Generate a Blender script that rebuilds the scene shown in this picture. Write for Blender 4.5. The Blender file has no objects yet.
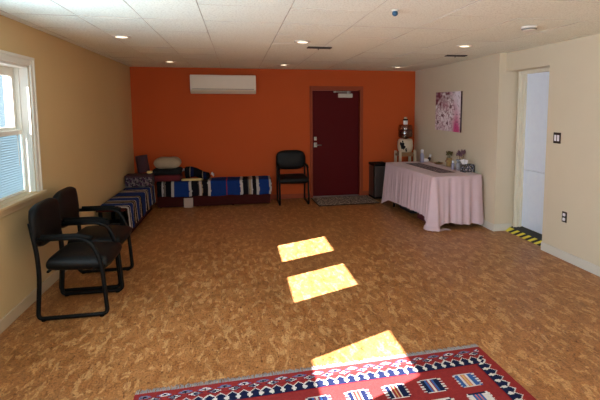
import bpy, bmesh, math, random
from mathutils import Vector, Matrix, noise
random.seed(7)
C = bpy.context.scene.collection
PI = math.pi
W, H = 5.241, 2.426          # room width, ceiling height; left wall x=0, back wall y=0
XN = 5.343                   # nearer right wall plane
YF = -10.9                   # wall behind the camera

# ------------------------------------------------------------------ materials
def lin(r, g, b):
    f = lambda v: (v/255/12.92) if v/255 <= .04045 else ((v/255+.055)/1.055)**2.4
    return (f(r), f(g), f(b))
class NT:
    def __init__(s, name):
        s.m = bpy.data.materials.new(name); s.m.use_nodes = True
        s.t = s.m.node_tree; s.n = s.t.nodes; s.n.clear()
        s.out = s.n.new('ShaderNodeOutputMaterial')
    def add(s, typ, **kw):
        n = s.n.new('ShaderNode'+typ)
        for k, v in kw.items(): setattr(n, k, v)
        return n
    def link(s, a, b): s.t.links.new(a, b)
def setin(n, k, v): n.inputs[k].default_value = v
def mat(name, col, rough=.6, metal=0., var=.12, scale=8., bump=0., bscale=60., spec=.5, emit=None, es=0., stretch=None, attr=False, sheen=0.):
    t = NT(name); p = t.add('BsdfPrincipled'); t.link(p.outputs[0], t.out.inputs[0])
    setin(p, 'Roughness', rough); setin(p, 'Metallic', metal); setin(p, 'Specular IOR Level', spec)
    if sheen: setin(p, 'Sheen Weight', sheen)
    tc = t.add('TexCoord'); mp = t.add('Mapping'); t.link(tc.outputs['Object'], mp.inputs[0])
    if stretch: setin(mp, 'Scale', stretch)
    nz = t.add('TexNoise'); setin(nz, 'Scale', scale); setin(nz, 'Detail', 4.); t.link(mp.outputs[0], nz.inputs['Vector'])
    mr = t.add('MapRange'); setin(mr, 'To Min', 1-var); setin(mr, 'To Max', 1+var); t.link(nz.outputs[0], mr.inputs[0])
    mx = t.add('MixRGB', blend_type='MULTIPLY'); setin(mx, 0, 1.)
    if attr:
        at = t.add('VertexColor', layer_name='Col'); t.link(at.outputs[0], mx.inputs[1])
    else: setin(mx, 1, (*col, 1))
    t.link(mr.outputs[0], mx.inputs[2]); t.link(mx.outputs[0], p.inputs['Base Color'])
    if bump:
        n2 = t.add('TexNoise'); setin(n2, 'Scale', bscale); setin(n2, 'Detail', 3.); t.link(mp.outputs[0], n2.inputs['Vector'])
        b = t.add('Bump'); setin(b, 'Strength', bump); setin(b, 'Distance', .01); t.link(n2.outputs[0], b.inputs['Height']); t.link(b.outputs[0], p.inputs['Normal'])
    if emit: setin(p, 'Emission Color', (*emit, 1)); setin(p, 'Emission Strength', es)
    return t.m

def cork_mat():
    t = NT('cork_floor'); p = t.add('BsdfPrincipled'); t.link(p.outputs[0], t.out.inputs[0])
    tc = t.add('TexCoord')
    def nz(scale, st, det=5., dist=0.):
        mp = t.add('Mapping'); setin(mp, 'Scale', st); t.link(tc.outputs['Object'], mp.inputs[0])
        n = t.add('TexNoise'); setin(n, 'Scale', scale); setin(n, 'Detail', det); setin(n, 'Roughness', .6); setin(n, 'Distortion', dist)
        t.link(mp.outputs[0], n.inputs['Vector']); return n.outputs[0]
    big = nz(1.3, (1.4, .8, 1), 3.); mid = nz(9., (1.6, .75, 1), 9., .6); fine = nz(70., (1.3, .8, 1), 3.); pl = nz(9., (2.0, .8, 1), 12., .7); spk = nz(34., (1.8, .8, 1), 6., .4)
    def ramp(src, p0, p1, c0=(0, 0, 0), c1=(1, 1, 1)):
        r = t.add('ValToRGB'); e = r.color_ramp.elements; e[0].position = p0; e[0].color = (*c0, 1); e[1].position = p1; e[1].color = (*c1, 1); t.link(src, r.inputs[0]); return r.outputs[0]
    def mixc(f, a, b, typ='MIX', k=None):
        m = t.add('MixRGB', blend_type=typ)
        if k is None: t.link(f, m.inputs[0])
        else: setin(m, 0, k)
        for q, z in ((1, a), (2, b)):
            if isinstance(z, tuple): setin(m, q, (*z, 1))
            else: t.link(z, m.inputs[q])
        return m.outputs[0]
    c = ramp(mid, .32, .68, lin(158, 100, 54), lin(198, 140, 86))
    c = mixc(ramp(pl, .535, .575, (0, 0, 0), (.62, .62, .62)), c, lin(226, 176, 118))
    c = mixc(ramp(fine, .3, .7, (.62, .62, .62), (1.3, 1.3, 1.3)), c, c, 'MULTIPLY', None) if False else mixc(None, c, ramp(fine, .40, .60, (.55, .52, .48), (1.0, 1.0, 1.0)), 'MULTIPLY', .8)
    c = mixc(ramp(spk, .58, .66, (0, 0, 0), (.8, .8, .8)), c, lin(92, 54, 30))
    c = mixc(None, c, ramp(big, .35, .65, (.86, .84, .82), (1, 1, 1)), 'MULTIPLY', 1.)
    t.link(c, p.inputs['Base Color'])
    rr = t.add('MapRange'); setin(rr, 'To Min', .30); setin(rr, 'To Max', .5); t.link(fine, rr.inputs[0]); t.link(rr.outputs[0], p.inputs['Roughness'])
    setin(p, 'Specular IOR Level', .35)
    bp = t.add('Bump'); setin(bp, 'Strength', .12); setin(bp, 'Distance', .004); t.link(fine, bp.inputs['Height']); t.link(bp.outputs[0], p.inputs['Normal'])
    return t.m
def ceiling_mat():
    t = NT('ceiling_tile'); p = t.add('BsdfPrincipled'); t.link(p.outputs[0], t.out.inputs[0])
    tc = t.add('TexCoord'); n = t.add('TexNoise'); setin(n, 'Scale', 70.); setin(n, 'Detail', 3.); t.link(tc.outputs['Object'], n.inputs['Vector'])
    r = t.add('ValToRGB'); e = r.color_ramp.elements; e[0].position = .36; e[0].color = (*lin(222, 224, 210), 1); e[1].position = .5; e[1].color = (*lin(240, 243, 230), 1)
    t.link(n.outputs[0], r.inputs[0]); t.link(r.outputs[0], p.inputs['Base Color']); setin(p, 'Roughness', .9); setin(p, 'Specular IOR Level', .1)
    b = t.add('Bump'); setin(b, 'Strength', .25); setin(b, 'Distance', .004); t.link(n.outputs[0], b.inputs['Height']); t.link(b.outputs[0], p.inputs['Normal'])
    return t.m
def glass_mat(name, tint=(1, 1, 1), refl=.06, rough=.02):
    t = NT(name); a = t.add('BsdfTransparent'); g = t.add('BsdfGlossy'); m = t.add('MixShader')
    setin(a, 0, (*tint, 1)); setin(g, 'Roughness', rough); setin(m, 0, refl)
    tc = t.add('TexCoord'); n = t.add('TexNoise'); setin(n, 'Scale', 3.); t.link(tc.outputs['Object'], n.inputs['Vector'])
    mr = t.add('MapRange'); setin(mr, 'To Min', refl*.8); setin(mr, 'To Max', refl*1.2); t.link(n.outputs[0], mr.inputs[0]); t.link(mr.outputs[0], m.inputs[0])
    t.link(a.outputs[0], m.inputs[1]); t.link(g.outputs[0], m.inputs[2]); t.link(m.outputs[0], t.out.inputs[0]); return t.m
def blind_mat():
    t = NT('blind_slat'); d = t.add('BsdfDiffuse'); r = t.add('BsdfTranslucent'); m = t.add('MixShader')
    tc = t.add('TexCoord'); n = t.add('TexNoise'); setin(n, 'Scale', 4.); t.link(tc.outputs['Object'], n.inputs['Vector'])
    mr = t.add('MapRange'); setin(mr, 'To Min', .018); setin(mr, 'To Max', .026); t.link(n.outputs[0], mr.inputs[0]); t.link(mr.outputs[0], m.inputs[0])
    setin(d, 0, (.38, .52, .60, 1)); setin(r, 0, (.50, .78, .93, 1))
    t.link(d.outputs[0], m.inputs[1]); t.link(r.outputs[0], m.inputs[2]); t.link(m.outputs[0], t.out.inputs[0]); return t.m

M = {}
M['cork'] = cork_mat(); M['ceil'] = ceiling_mat()
M['groove'] = mat('ceiling_groove', lin(205, 196, 184), .9)
M['beige'] = mat('beige_wall_paint', lin(208, 182, 136), .75, var=.03, scale=3, bump=.05, bscale=120, spec=.25)
M['beige_r'] = mat('cream_wall_paint', lin(214, 200, 176), .75, var=.03, scale=3, bump=.05, bscale=120, spec=.25)
M['orange'] = mat('orange_wall_paint', lin(190, 85, 40), .75, var=.05, scale=2, bump=.05, bscale=120, spec=.15)
M['orange_trim'] = mat('orange_trim_paint', lin(150, 64, 32), .6, var=.04, spec=.3)
M['base_l'] = mat('beige_trim_paint', lin(196, 176, 146), .5, var=.04)
M['base_r'] = mat('white_trim_paint', lin(214, 208, 198), .5, var=.04)
M['white_trim'] = mat('cream_trim_paint', lin(226, 218, 198), .45, var=.04)
M['win_trim'] = mat('window_trim_paint', lin(205, 180, 140), .5, var=.05)
M['vinyl'] = mat('white_vinyl', lin(226, 224, 214), .4, var=.03)
M['glass'] = glass_mat('window_glass'); M['blind'] = blind_mat()
M['door'] = mat('dark_red_door_paint', lin(84, 10, 14), .6, var=.06, scale=3, spec=.12)
M['steel'] = mat('satin_metal', lin(170, 166, 160), .35, .9, var=.06)
M['steel_dark'] = mat('brushed_steel', lin(105, 100, 98), .38, .85, var=.1, scale=20, stretch=(1, 1, .05))
M['closer'] = mat('door_closer_paint', lin(196, 188, 176), .5)
M['slab'] = mat('door_paint_daylight_tint', lin(228, 238, 255), .5, var=.05, scale=14, bump=.25, bscale=22)  # bluish cast of daylight on the slab is put into its base colour
M['threshold'] = mat('dark_rubber', lin(48, 44, 44), .7, var=.25, scale=20)
M['yellow'] = mat('yellow_tape', lin(232, 216, 70), .5, var=.1); M['tape_black'] = mat('black_tape', lin(26, 24, 24), .5, var=.1)
M['black'] = mat('black_vinyl', lin(9, 9, 10), .5, var=.25, scale=12, bump=.08, bscale=90, spec=.22)
M['tube'] = mat('black_tube', lin(6, 6, 7), .5, var=.1, spec=.2)
M['rubber'] = mat('black_rubber', lin(9, 9, 9), .8, var=.1, spec=.15)
M['burgundy'] = mat('burgundy_wood', lin(60, 16, 14), .7, var=.2, scale=6, spec=.12)
M['burg_cloth'] = mat('burgundy_cloth', lin(92, 22, 32), .9, var=.2, scale=30, bump=.2)
M['dark_cloth'] = mat('black_cloth', lin(13, 12, 16), .95, var=.3, scale=30, bump=.2)
M['grey_cloth'] = mat('grey_cloth', lin(170, 154, 132), .95, var=.12, scale=25, bump=.25)
M['cream_cloth'] = mat('cream_cloth', lin(222, 202, 140), .9, var=.1, scale=20, bump=.15)
M['purple_mat'] = mat('plum_mat', lin(62, 34, 44), .85, var=.15, scale=30, bump=.2)
M['vcol'] = mat('woven_pattern', (1, 1, 1), .95, var=.22, scale=60, bump=.35, bscale=180, attr=True, spec=.1)
M['rug'] = mat('kilim_weave', (1, 1, 1), .95, var=.28, scale=70, bump=.4, bscale=150, attr=True, spec=.05)
M['fringe'] = mat('fringe_yarn', lin(150, 146, 148), .95, var=.3, scale=60)
M['cloth'] = mat('pink_linen', lin(208, 182, 190), .9, var=.06, scale=10, bump=.12, bscale=200, spec=.1, sheen=.2)
M['runner'] = mat('runner_weave', (1, 1, 1), .95, var=.2, scale=60, bump=.3, bscale=180, attr=True, spec=.05)
M['white_plastic'] = mat('white_plastic', lin(222, 216, 206), .4, var=.03)
M['ac'] = mat('air_conditioner_plastic', lin(222, 210, 192), .38, var=.03)
M['ac_dark'] = mat('air_outlet_grey', lin(120, 112, 104), .5)
M['lens'] = mat('lamp_lens', (1, .93, .8), .4, emit=(1, .82, .55), es=3.2)
M['vent'] = mat('dark_vent_metal', lin(58, 52, 50), .6, var=.2)
M['blue'] = mat('blue_glaze', lin(34, 76, 108), .3, var=.3, scale=40)
M['plate'] = mat('bronze_plate', lin(50, 36, 28), .45, .3, var=.1)
M['ceramic'] = mat('cream_ceramic', lin(214, 196, 172), .3, var=.05)
M['stand'] = mat('white_stand_paint', lin(206, 186, 160), .5, var=.06)
M['jug'] = glass_mat('water_jug_plastic', lin(212, 190, 176), .14, .12)
M['art'] = mat('canvas_print', (1, 1, 1), .6, var=.08, scale=30, attr=True)
M['mat'] = mat('speckled_mat', (1, 1, 1), .98, var=.35, scale=50, bump=.4, bscale=120, attr=True, spec=.05)
M['lilac'] = mat('lilac_bottle', lin(150, 142, 168), .4, var=.08); M['navy_glass'] = mat('dark_glass', lin(24, 28, 44), .15, var=.1)
M['tan'] = mat('tan_straw', lin(168, 134, 84), .9, var=.25, scale=40); M['olive'] = mat('dried_leaf', lin(96, 92, 50), .9, var=.3, scale=30)
M['red_berry'] = mat('dark_red_berry', lin(120, 34, 40), .6); M['mauve_flower'] = mat('dried_lavender', lin(118, 86, 104), .9, var=.3, scale=40)
M['grey_bag'] = mat('grey_organza', lin(150, 148, 156), .7, var=.25, scale=30); M['wood_tray'] = mat('brown_wood', lin(150, 108, 70), .6, var=.2, scale=20)
M['tissue'] = mat('white_tissue', lin(236, 232, 238), .9, var=.03)
M['paper'] = mat('pale_paper', lin(180, 160, 150), .9, var=.05)
M['dkbox'] = mat('dark_storage_plastic', lin(26, 24, 32), .5, var=.15)
M['snow'] = mat('pale_ground', lin(66, 78, 90), .9, var=.1, scale=.7); M['siding'] = mat('pale_blue_siding', lin(50, 72, 80), .8, var=.06, scale=1.5)
M['pink_trim'] = mat('pale_pink_trim', lin(92, 76, 90), .8)

# ------------------------------------------------------------------ mesh helpers
def xf(bm, vs, T):
    if T is not None: bmesh.ops.transform(bm, matrix=T, verts=vs)
def box(bm, lo, hi, bev=0., seg=2, T=None, mi=0):
    r = bmesh.ops.create_cube(bm, size=1.)
    vs = r['verts']
    for v in vs: v.co = Vector([(lo[i]+hi[i])/2+v.co[i]*(hi[i]-lo[i]) for i in range(3)])
    fs = set(f for v in vs for f in v.link_faces)
    if bev:
        es = list(set(e for v in vs for e in v.link_edges))
        g = bmesh.ops.bevel(bm, geom=es, offset=bev, segments=seg, profile=.5, affect='EDGES')
        vs = list(set(g['verts']) | set(v for v in vs if v.is_valid)); fs = set(f for v in vs for f in v.link_faces)
    for f in fs: f.material_index = mi
    xf(bm, vs, T); return vs
def tube(bm, pts, r, n=10, closed=False, cap=True, T=None, r2=None):
    pts = [Vector(p) for p in pts]; m = len(pts); rings = []
    up = None
    for i, p in enumerate(pts):
        a = pts[(i-1) % m] if (closed or i) else p; b = pts[(i+1) % m] if (closed or i < m-1) else p
        d = (b-a).normalized()
        if up is None: up = d.orthogonal().normalized()
        up = (up - d*up.dot(d)); up = up.normalized() if up.length > 1e-5 else d.orthogonal().normalized()
        s = d.cross(up); rr = r if r2 is None else r+(r2-r)*i/(m-1)
        rings.append([bm.verts.new(p+(up*math.cos(2*PI*k/n)+s*math.sin(2*PI*k/n))*rr) for k in range(n)])
    for i in range(m if closed else m-1):
        A, B = rings[i], rings[(i+1) % m]
        for k in range(n):
            f = bm.faces.new((A[k], A[(k+1) % n], B[(k+1) % n], B[k])); f.smooth = True
    if cap and not closed: bm.faces.new(rings[0][::-1]); bm.faces.new(rings[-1])
    vs = [v for g in rings for v in g]; xf(bm, vs, T); return vs
def fillet(pts, rads, seg=6, closed=False):
    pts = [Vector(p) for p in pts]; out = []; m = len(pts)
    for i, p in enumerate(pts):
        if not closed and i in (0, m-1): out.append(p); continue
        a = pts[i-1]; b = pts[(i+1) % m]; r = rads if not hasattr(rads, '__len__') else rads[i]
        u = (a-p); v = (b-p); L = min(r, u.length*.49, v.length*.49)
        if L < 1e-4: out.append(p); continue
        u.normalize(); v.normalize(); s, e = p+u*L, p+v*L
        for k in range(seg+1):
            t = k/seg; out.append(s*(1-t)**2+p*2*t*(1-t)+e*t*t)
    return out
def lathe(bm, prof, n=24, T=None, smooth=True, mi=0):
    rings = []
    for r, z in prof:
        rings.append([bm.verts.new((r*math.cos(2*PI*k/n), r*math.sin(2*PI*k/n), z)) for k in range(n)] if r > 1e-6 else [bm.verts.new((0, 0, z))])
    for A, B in zip(rings, rings[1:]):
        for k in range(n):
            if len(A) == 1 and len(B) == 1: continue
            if len(A) == 1: f = bm.faces.new((A[0], B[(k+1) % n], B[k]))
            elif len(B) == 1: f = bm.faces.new((A[k], A[(k+1) % n], B[0]))
            else: f = bm.faces.new((A[k], A[(k+1) % n], B[(k+1) % n], B[k]))
            f.smooth = smooth; f.material_index = mi
    vs = [v for g in rings for v in g]; xf(bm, vs, T); return vs
def pad(bm, w, h, t, T=None, k=.1, n=18, pw=5, crease=None, bulge=0., jit=0., back=.55):
    """soft cushion lying in XY, thickness along +Z, rounded corners"""
    A, B = {}, {}
    for i in range(n+1):
        for j in range(n+1):
            u = -math.cos(PI*i/n); v = -math.cos(PI*j/n)
            x = w/2*u*(1-k*abs(v)**4); y = h/2*v*(1-k*abs(u)**4)
            e = max(abs(u), abs(v)); q = (1-e**pw)**.5 if e < 1 else 0
            z = t*(.5*q) + bulge*(1-u*u)*(1-v*v)
            if crease: z -= q*sum(d*math.exp(-((v-c)/s)**2) for c, d, s in crease)
            if jit: z += q*jit*noise.noise((x*6, y*6, t*9+w))
            A[i, j] = bm.verts.new((x, y, z))
            edge = i in (0, n) or j in (0, n)
            B[i, j] = A[i, j] if edge else bm.verts.new((x, y, -t*back*q))
    for i in range(n):
        for j in range(n):
            f = bm.faces.new((A[i, j], A[i+1, j], A[i+1, j+1], A[i, j+1])); f.smooth = True
            d = (B[i, j], B[i, j+1], B[i+1, j+1], B[i+1, j])
            if not all(v in (A[i, j], A[i, j+1], A[i+1, j+1], A[i+1, j]) for v in d): f = bm.faces.new(d); f.smooth = True
    vs = list(set(A.values()) | set(B.values())); xf(bm, vs, T); return vs
def obj(name, bm, m, parent=None, loc=None):
    me = bpy.data.meshes.new(name)
    bmesh.ops.recalc_face_normals(bm, faces=bm.faces)
    bm.to_mesh(me); bm.free()
    for x in (m if isinstance(m, (list, tuple)) else [m]): me.materials.append(x)
    o = bpy.data.objects.new(name, me); C.objects.link(o)
    if parent: o.parent = parent
    if loc: o.location = loc
    return o
def B(): return bmesh.new()
def tag(o, label, cat, group=None, kind=None):
    o['label'] = label; o['category'] = cat
    if group: o['group'] = group
    if kind: o['kind'] = kind
    return o
def thing(name, label, cat, loc=(0, 0, 0), rotz=0., group=None):
    o = bpy.data.objects.new(name, None); C.objects.link(o); o.location = loc; o.rotation_euler = (0, 0, rotz); o.empty_display_size = .1
    return tag(o, label, cat, group)
def struct(name, bm, m, parent=None):
    o = obj(name, bm, m, parent)
    if not parent: o['kind'] = 'structure'
    return o
def grid_mesh(name, nu, nv, P, col=None, m=None, parent=None, smooth=True):
    """(nu x nv) faces from a function of (i,j); optional colour per face"""
    vs = [P(i, j) for j in range(nv+1) for i in range(nu+1)]
    fs = [(j*(nu+1)+i, j*(nu+1)+i+1, (j+1)*(nu+1)+i+1, (j+1)*(nu+1)+i) for j in range(nv) for i in range(nu)]
    me = bpy.data.meshes.new(name); me.from_pydata(vs, [], fs); me.materials.append(m)
    if smooth: me.polygons.foreach_set('use_smooth', [True]*len(fs))
    if col:
        ca = me.color_attributes.new('Col', 'FLOAT_COLOR', 'CORNER'); data = []
        for j in range(nv):
            for i in range(nu): data += [*col(i, j), 1.]*4
        ca.data.foreach_set('color', data)
    me.update()
    o = bpy.data.objects.new(name, me); C.objects.link(o)
    if parent: o.parent = parent
    return o
def T3(x, y, z, rx=0, ry=0, rz=0):
    return Matrix.Translation((x, y, z)) @ Matrix.Rotation(rz, 4, 'Z') @ Matrix.Rotation(ry, 4, 'Y') @ Matrix.Rotation(rx, 4, 'X')
def dup(root, loc, rotz, label):
    r = root.copy(); C.objects.link(r); r.location = loc; r.rotation_euler = (0, 0, rotz); r['label'] = label
    for ch in list(root.children):
        c = ch.copy(); C.objects.link(c); c.parent = r
        for g in ch.children:
            d = g.copy(); C.objects.link(d); d.parent = c
    return r

# ------------------------------------------------------------------ room shell
b = B(); box(b, (-.2, YF-.2, -.12), (5.75, .25, 0)); struct('floor', b, M['cork'])

# ceiling of individual tiles with small grooves
b = B()
xs = [0, .08, .57, 1.055, 1.54, 2.2, 2.82, 3.44, 4.07, 4.70, 5.20, 5.75]
ys = [0.] + [-2.672+.61*k for k in (4, 3, 2, 1)] + [-2.672-.61*k for k in range(0, 14)] + [YF]
g = .0028
for i in range(len(xs)-1):
    for j in range(len(ys)-1):
        x0, x1, y1, y0 = xs[i], xs[i+1], ys[j], ys[j+1]
        if x1-x0 < .02 or y1-y0 < .02: continue
        dz = [random.uniform(-.0025, .0025) for _ in range(4)]
        q = [(x0+g, y0+g), (x1-g, y0+g), (x1-g, y1-g), (x0+g, y1-g)]
        vs = [b.verts.new((x, y, H+dz[k])) for k, (x, y) in enumerate(q)]
        b.faces.new(vs[::-1])
        up = [b.verts.new((x, y, H+.008)) for x, y in q]
        for k in range(4):
            f = b.faces.new((vs[k], vs[(k+1) % 4], up[(k+1) % 4], up[k])); f.material_index = 1
box(b, (-.2, YF-.2, H+.0075), (5.75, .25, H+.12), mi=1)
struct('ceiling', b, [M['ceil'], M['groove']])

# back wall with door opening
DX0, DX1, DZ = 3.19, 4.11, 2.04
b = B()
box(b, (-.2, 0, 0), (DX0, .2, H)); box(b, (DX1, 0, 0), (5.75, .2, H)); box(b, (DX0, 0, DZ), (DX1, .2, H))
struct('wall_back', b, M['orange'])
b = B(); box(b, (0.02, -.012, 0), (DX0-.05, 0, .085), .004); box(b, (DX1+.07, -.012, 0), (W, 0, .085), .004)
struct('baseboard_back', b, M['orange_trim'])
b = B()
box(b, (DX0-.05, -.03, 0), (DX0, .06, DZ+.08), .005); box(b, (DX1, -.03, 0), (DX1+.065, .06, DZ+.08), .005); box(b, (DX0, -.03, DZ), (DX1, .06, DZ+.08), .005)
struct('trim_1', b, M['orange_trim'])
b = B(); box(b, (DX0+.004, .03, .018), (DX1-.004, .075, DZ-.004), .003)
door1 = struct('door_1', b, M['door'])
b = B(); box(b, (DX0, -.02, 0), (DX1, .08, .016), .003); obj('door_threshold', b, M['steel'], door1)
b = B(); box(b, (3.225, .018, 1.095), (3.275, .031, 1.165), .005); lathe(b, [(0, .0), (.016, .0), (.016, .014), (0, .014)], 14, T3(3.25, .018, 1.13, PI/2)); obj('deadbolt', b, M['steel'], door1)
b = B(); box(b, (3.22, .02, .965), (3.28, .031, 1.055), .005)
tube(b, fillet([(3.25, .02, 1.01), (3.25, -.035, 1.01), (3.36, -.035, 1.005)], .02), .010); obj('door_handle', b, M['steel'], door1)
b = B(); box(b, (3.69, -.02, 1.905), (3.97, .03, 1.985), .012, 3); obj('door_closer', b, M['closer'], door1)
b = B(); box(b, (3.60, -.05, 2.005), (3.93, -.03, 2.02), .003); box(b, (3.86, -.05, 1.985), (3.9, -.01, 2.03), .004); box(b, (3.6, -.04, 2.0), (3.64, .03, 2.03), .004); obj('closer_arm', b, M['steel'], door1)

# right wall, end face, recessed doorway, nearer right wall
b = B(); box(b, (W, -2.96, 0), (5.75, .2, H)); struct('wall_right', b, M['beige_r'])
YD0, YD1 = -3.04, -3.84
b = B(); box(b, (XN, YF-.2, 0), (5.75, YD1, H)); box(b, (XN, YD1, 2.185), (5.75, -2.96, H))
struct('wall_right_near', b, M['beige_r'])
b = B(); box(b, (5.66, YD1, 0), (5.75, -2.96, 2.185)); box(b, (5.56, -2.991, 0), (5.66, -2.96, 2.185)); struct('wall_recess', b, M['beige_r'])
b = B(); box(b, (5.535, -3.03, 0), (5.66, -2.992, 2.18), .004); box(b, (5.51, -3.012, 0), (5.54, -2.990, 2.184), .006)
box(b, (5.52, YD1+.001, 2.145), (5.66, -3.03, 2.183), .004); box(b, (5.505, YD1+.001, 2.165), (5.53, -2.992, 2.184), .004)
box(b, (5.57, -3.05, .06), (5.66, -3.03, 2.15), .003)
struct('trim_2', b, M['white_trim'])
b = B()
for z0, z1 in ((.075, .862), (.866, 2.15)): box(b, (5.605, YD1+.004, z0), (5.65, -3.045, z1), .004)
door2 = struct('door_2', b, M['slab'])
b = B()
for k in range(2):
    v = [b.verts.new(p) for p in ((5.475, YD1+.003, .046), (5.475, -2.965, .046), (5.61, -2.965, .07), (5.61, YD1+.003, .07))] if k == 0 else None
    if v:
        lo = [b.verts.new((p.co.x, p.co.y, .001)) for p in v]; b.faces.new(v); b.faces.new(lo[::-1])
        for i in range(4): b.faces.new((v[i], v[(i+1) % 4], lo[(i+1) % 4], lo[i]))
box(b, (5.608, YD1+.004, .001), (5.65, -3.045, .074))
struct('trim_3', b, M['threshold'])
# hazard strip: slanted yellow and black bands on a low edge
b = B(); n = 7; ya, yb = -2.97, YD1+.006; sl = .06
for i in range(n*2):
    t0, t1 = i/(n*2), (i+1)/(n*2)
    y0, y1 = ya+(yb-ya)*t0, ya+(yb-ya)*t1
    if i % 2: pass
    o0, o1 = (0 if i == 0 else -sl), (0 if i == n*2-1 else -sl)
    p = [(5.41, y0, .002), (5.41, y1, .002), (5.474, max(yb, y1+o1), .05), (5.474, max(yb, y0+o0), .05)]
    vs = [b.verts.new(q) for q in p]; f = b.faces.new(vs); f.material_index = i % 2
    p2 = [(5.474, max(yb, y0+o0), .05), (5.474, max(yb, y1+o1), .05), (5.4745, y1, .002), (5.4745, y0, .002)]
    f = b.faces.new([b.verts.new(q) for q in p2]); f.material_index = i % 2
hz = obj('hazard_strip', b, [M['yellow'], M['tape_black']])
tag(hz, 'yellow and black striped hazard tape along the threshold of the pale side doorway', 'hazard tape')

b = B(); box(b, (W-.014, -2.96, 0), (W, -.0, .10), .004); box(b, (W-.014, -2.974, 0), (5.50, -2.96, .10), .004); struct('baseboard_right', b, M['base_r'])
b = B(); box(b, (XN-.014, YF, 0), (XN, YD1-.0, .10), .004); struct('baseboard_right_near', b, M['base_r'])

# left wall with four window openings
WIN = [(-4.76, -4.005), (-5.86, -5.105), (-7.42, -6.665), (-8.52, -7.765)]
Z0, Z1 = .93, 2.07
b = B(); y = .2
for lo, hi in WIN:
    box(b, (-.2, hi, 0), (0, y, H)); box(b, (-.2, lo, 0), (0, hi, Z0)); box(b, (-.2, lo, Z1), (0, hi, H)); y = lo
box(b, (-.2, YF-.2, 0), (0, y, H)); struct('wall_left', b, M['beige'])
b = B(); box(b, (0, YF, 0), (.014, -.0, .10), .004); struct('baseboard_left', b, M['base_l'])
# wall behind the camera, with a wide unseen window added for the lighting
b = B(); box(b, (-.2, YF-.2, 0), (.9, YF, H)); box(b, (4.4, YF-.2, 0), (XN, YF, H)); box(b, (.9, YF-.2, 0), (4.4, YF, .9)); box(b, (.9, YF-.2, 2.1), (4.4, YF, H))
struct('wall_front', b, M['beige'])
b = B(); box(b, (.9, YF-.11, .9), (4.4, YF-.1, 2.1)); w5 = struct('window_5', b, M['glass'])
b = B()
for x in (.9, 2.05, 3.22, 4.36): box(b, (x, YF-.14, .9), (x+.05, YF-.06, 2.1))
box(b, (.9, YF-.14, .9), (4.4, YF-.06, .95)); box(b, (.9, YF-.14, 2.05), (4.4, YF-.06, 2.1)); obj('window_frame', b, M['vinyl'], w5)

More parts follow.
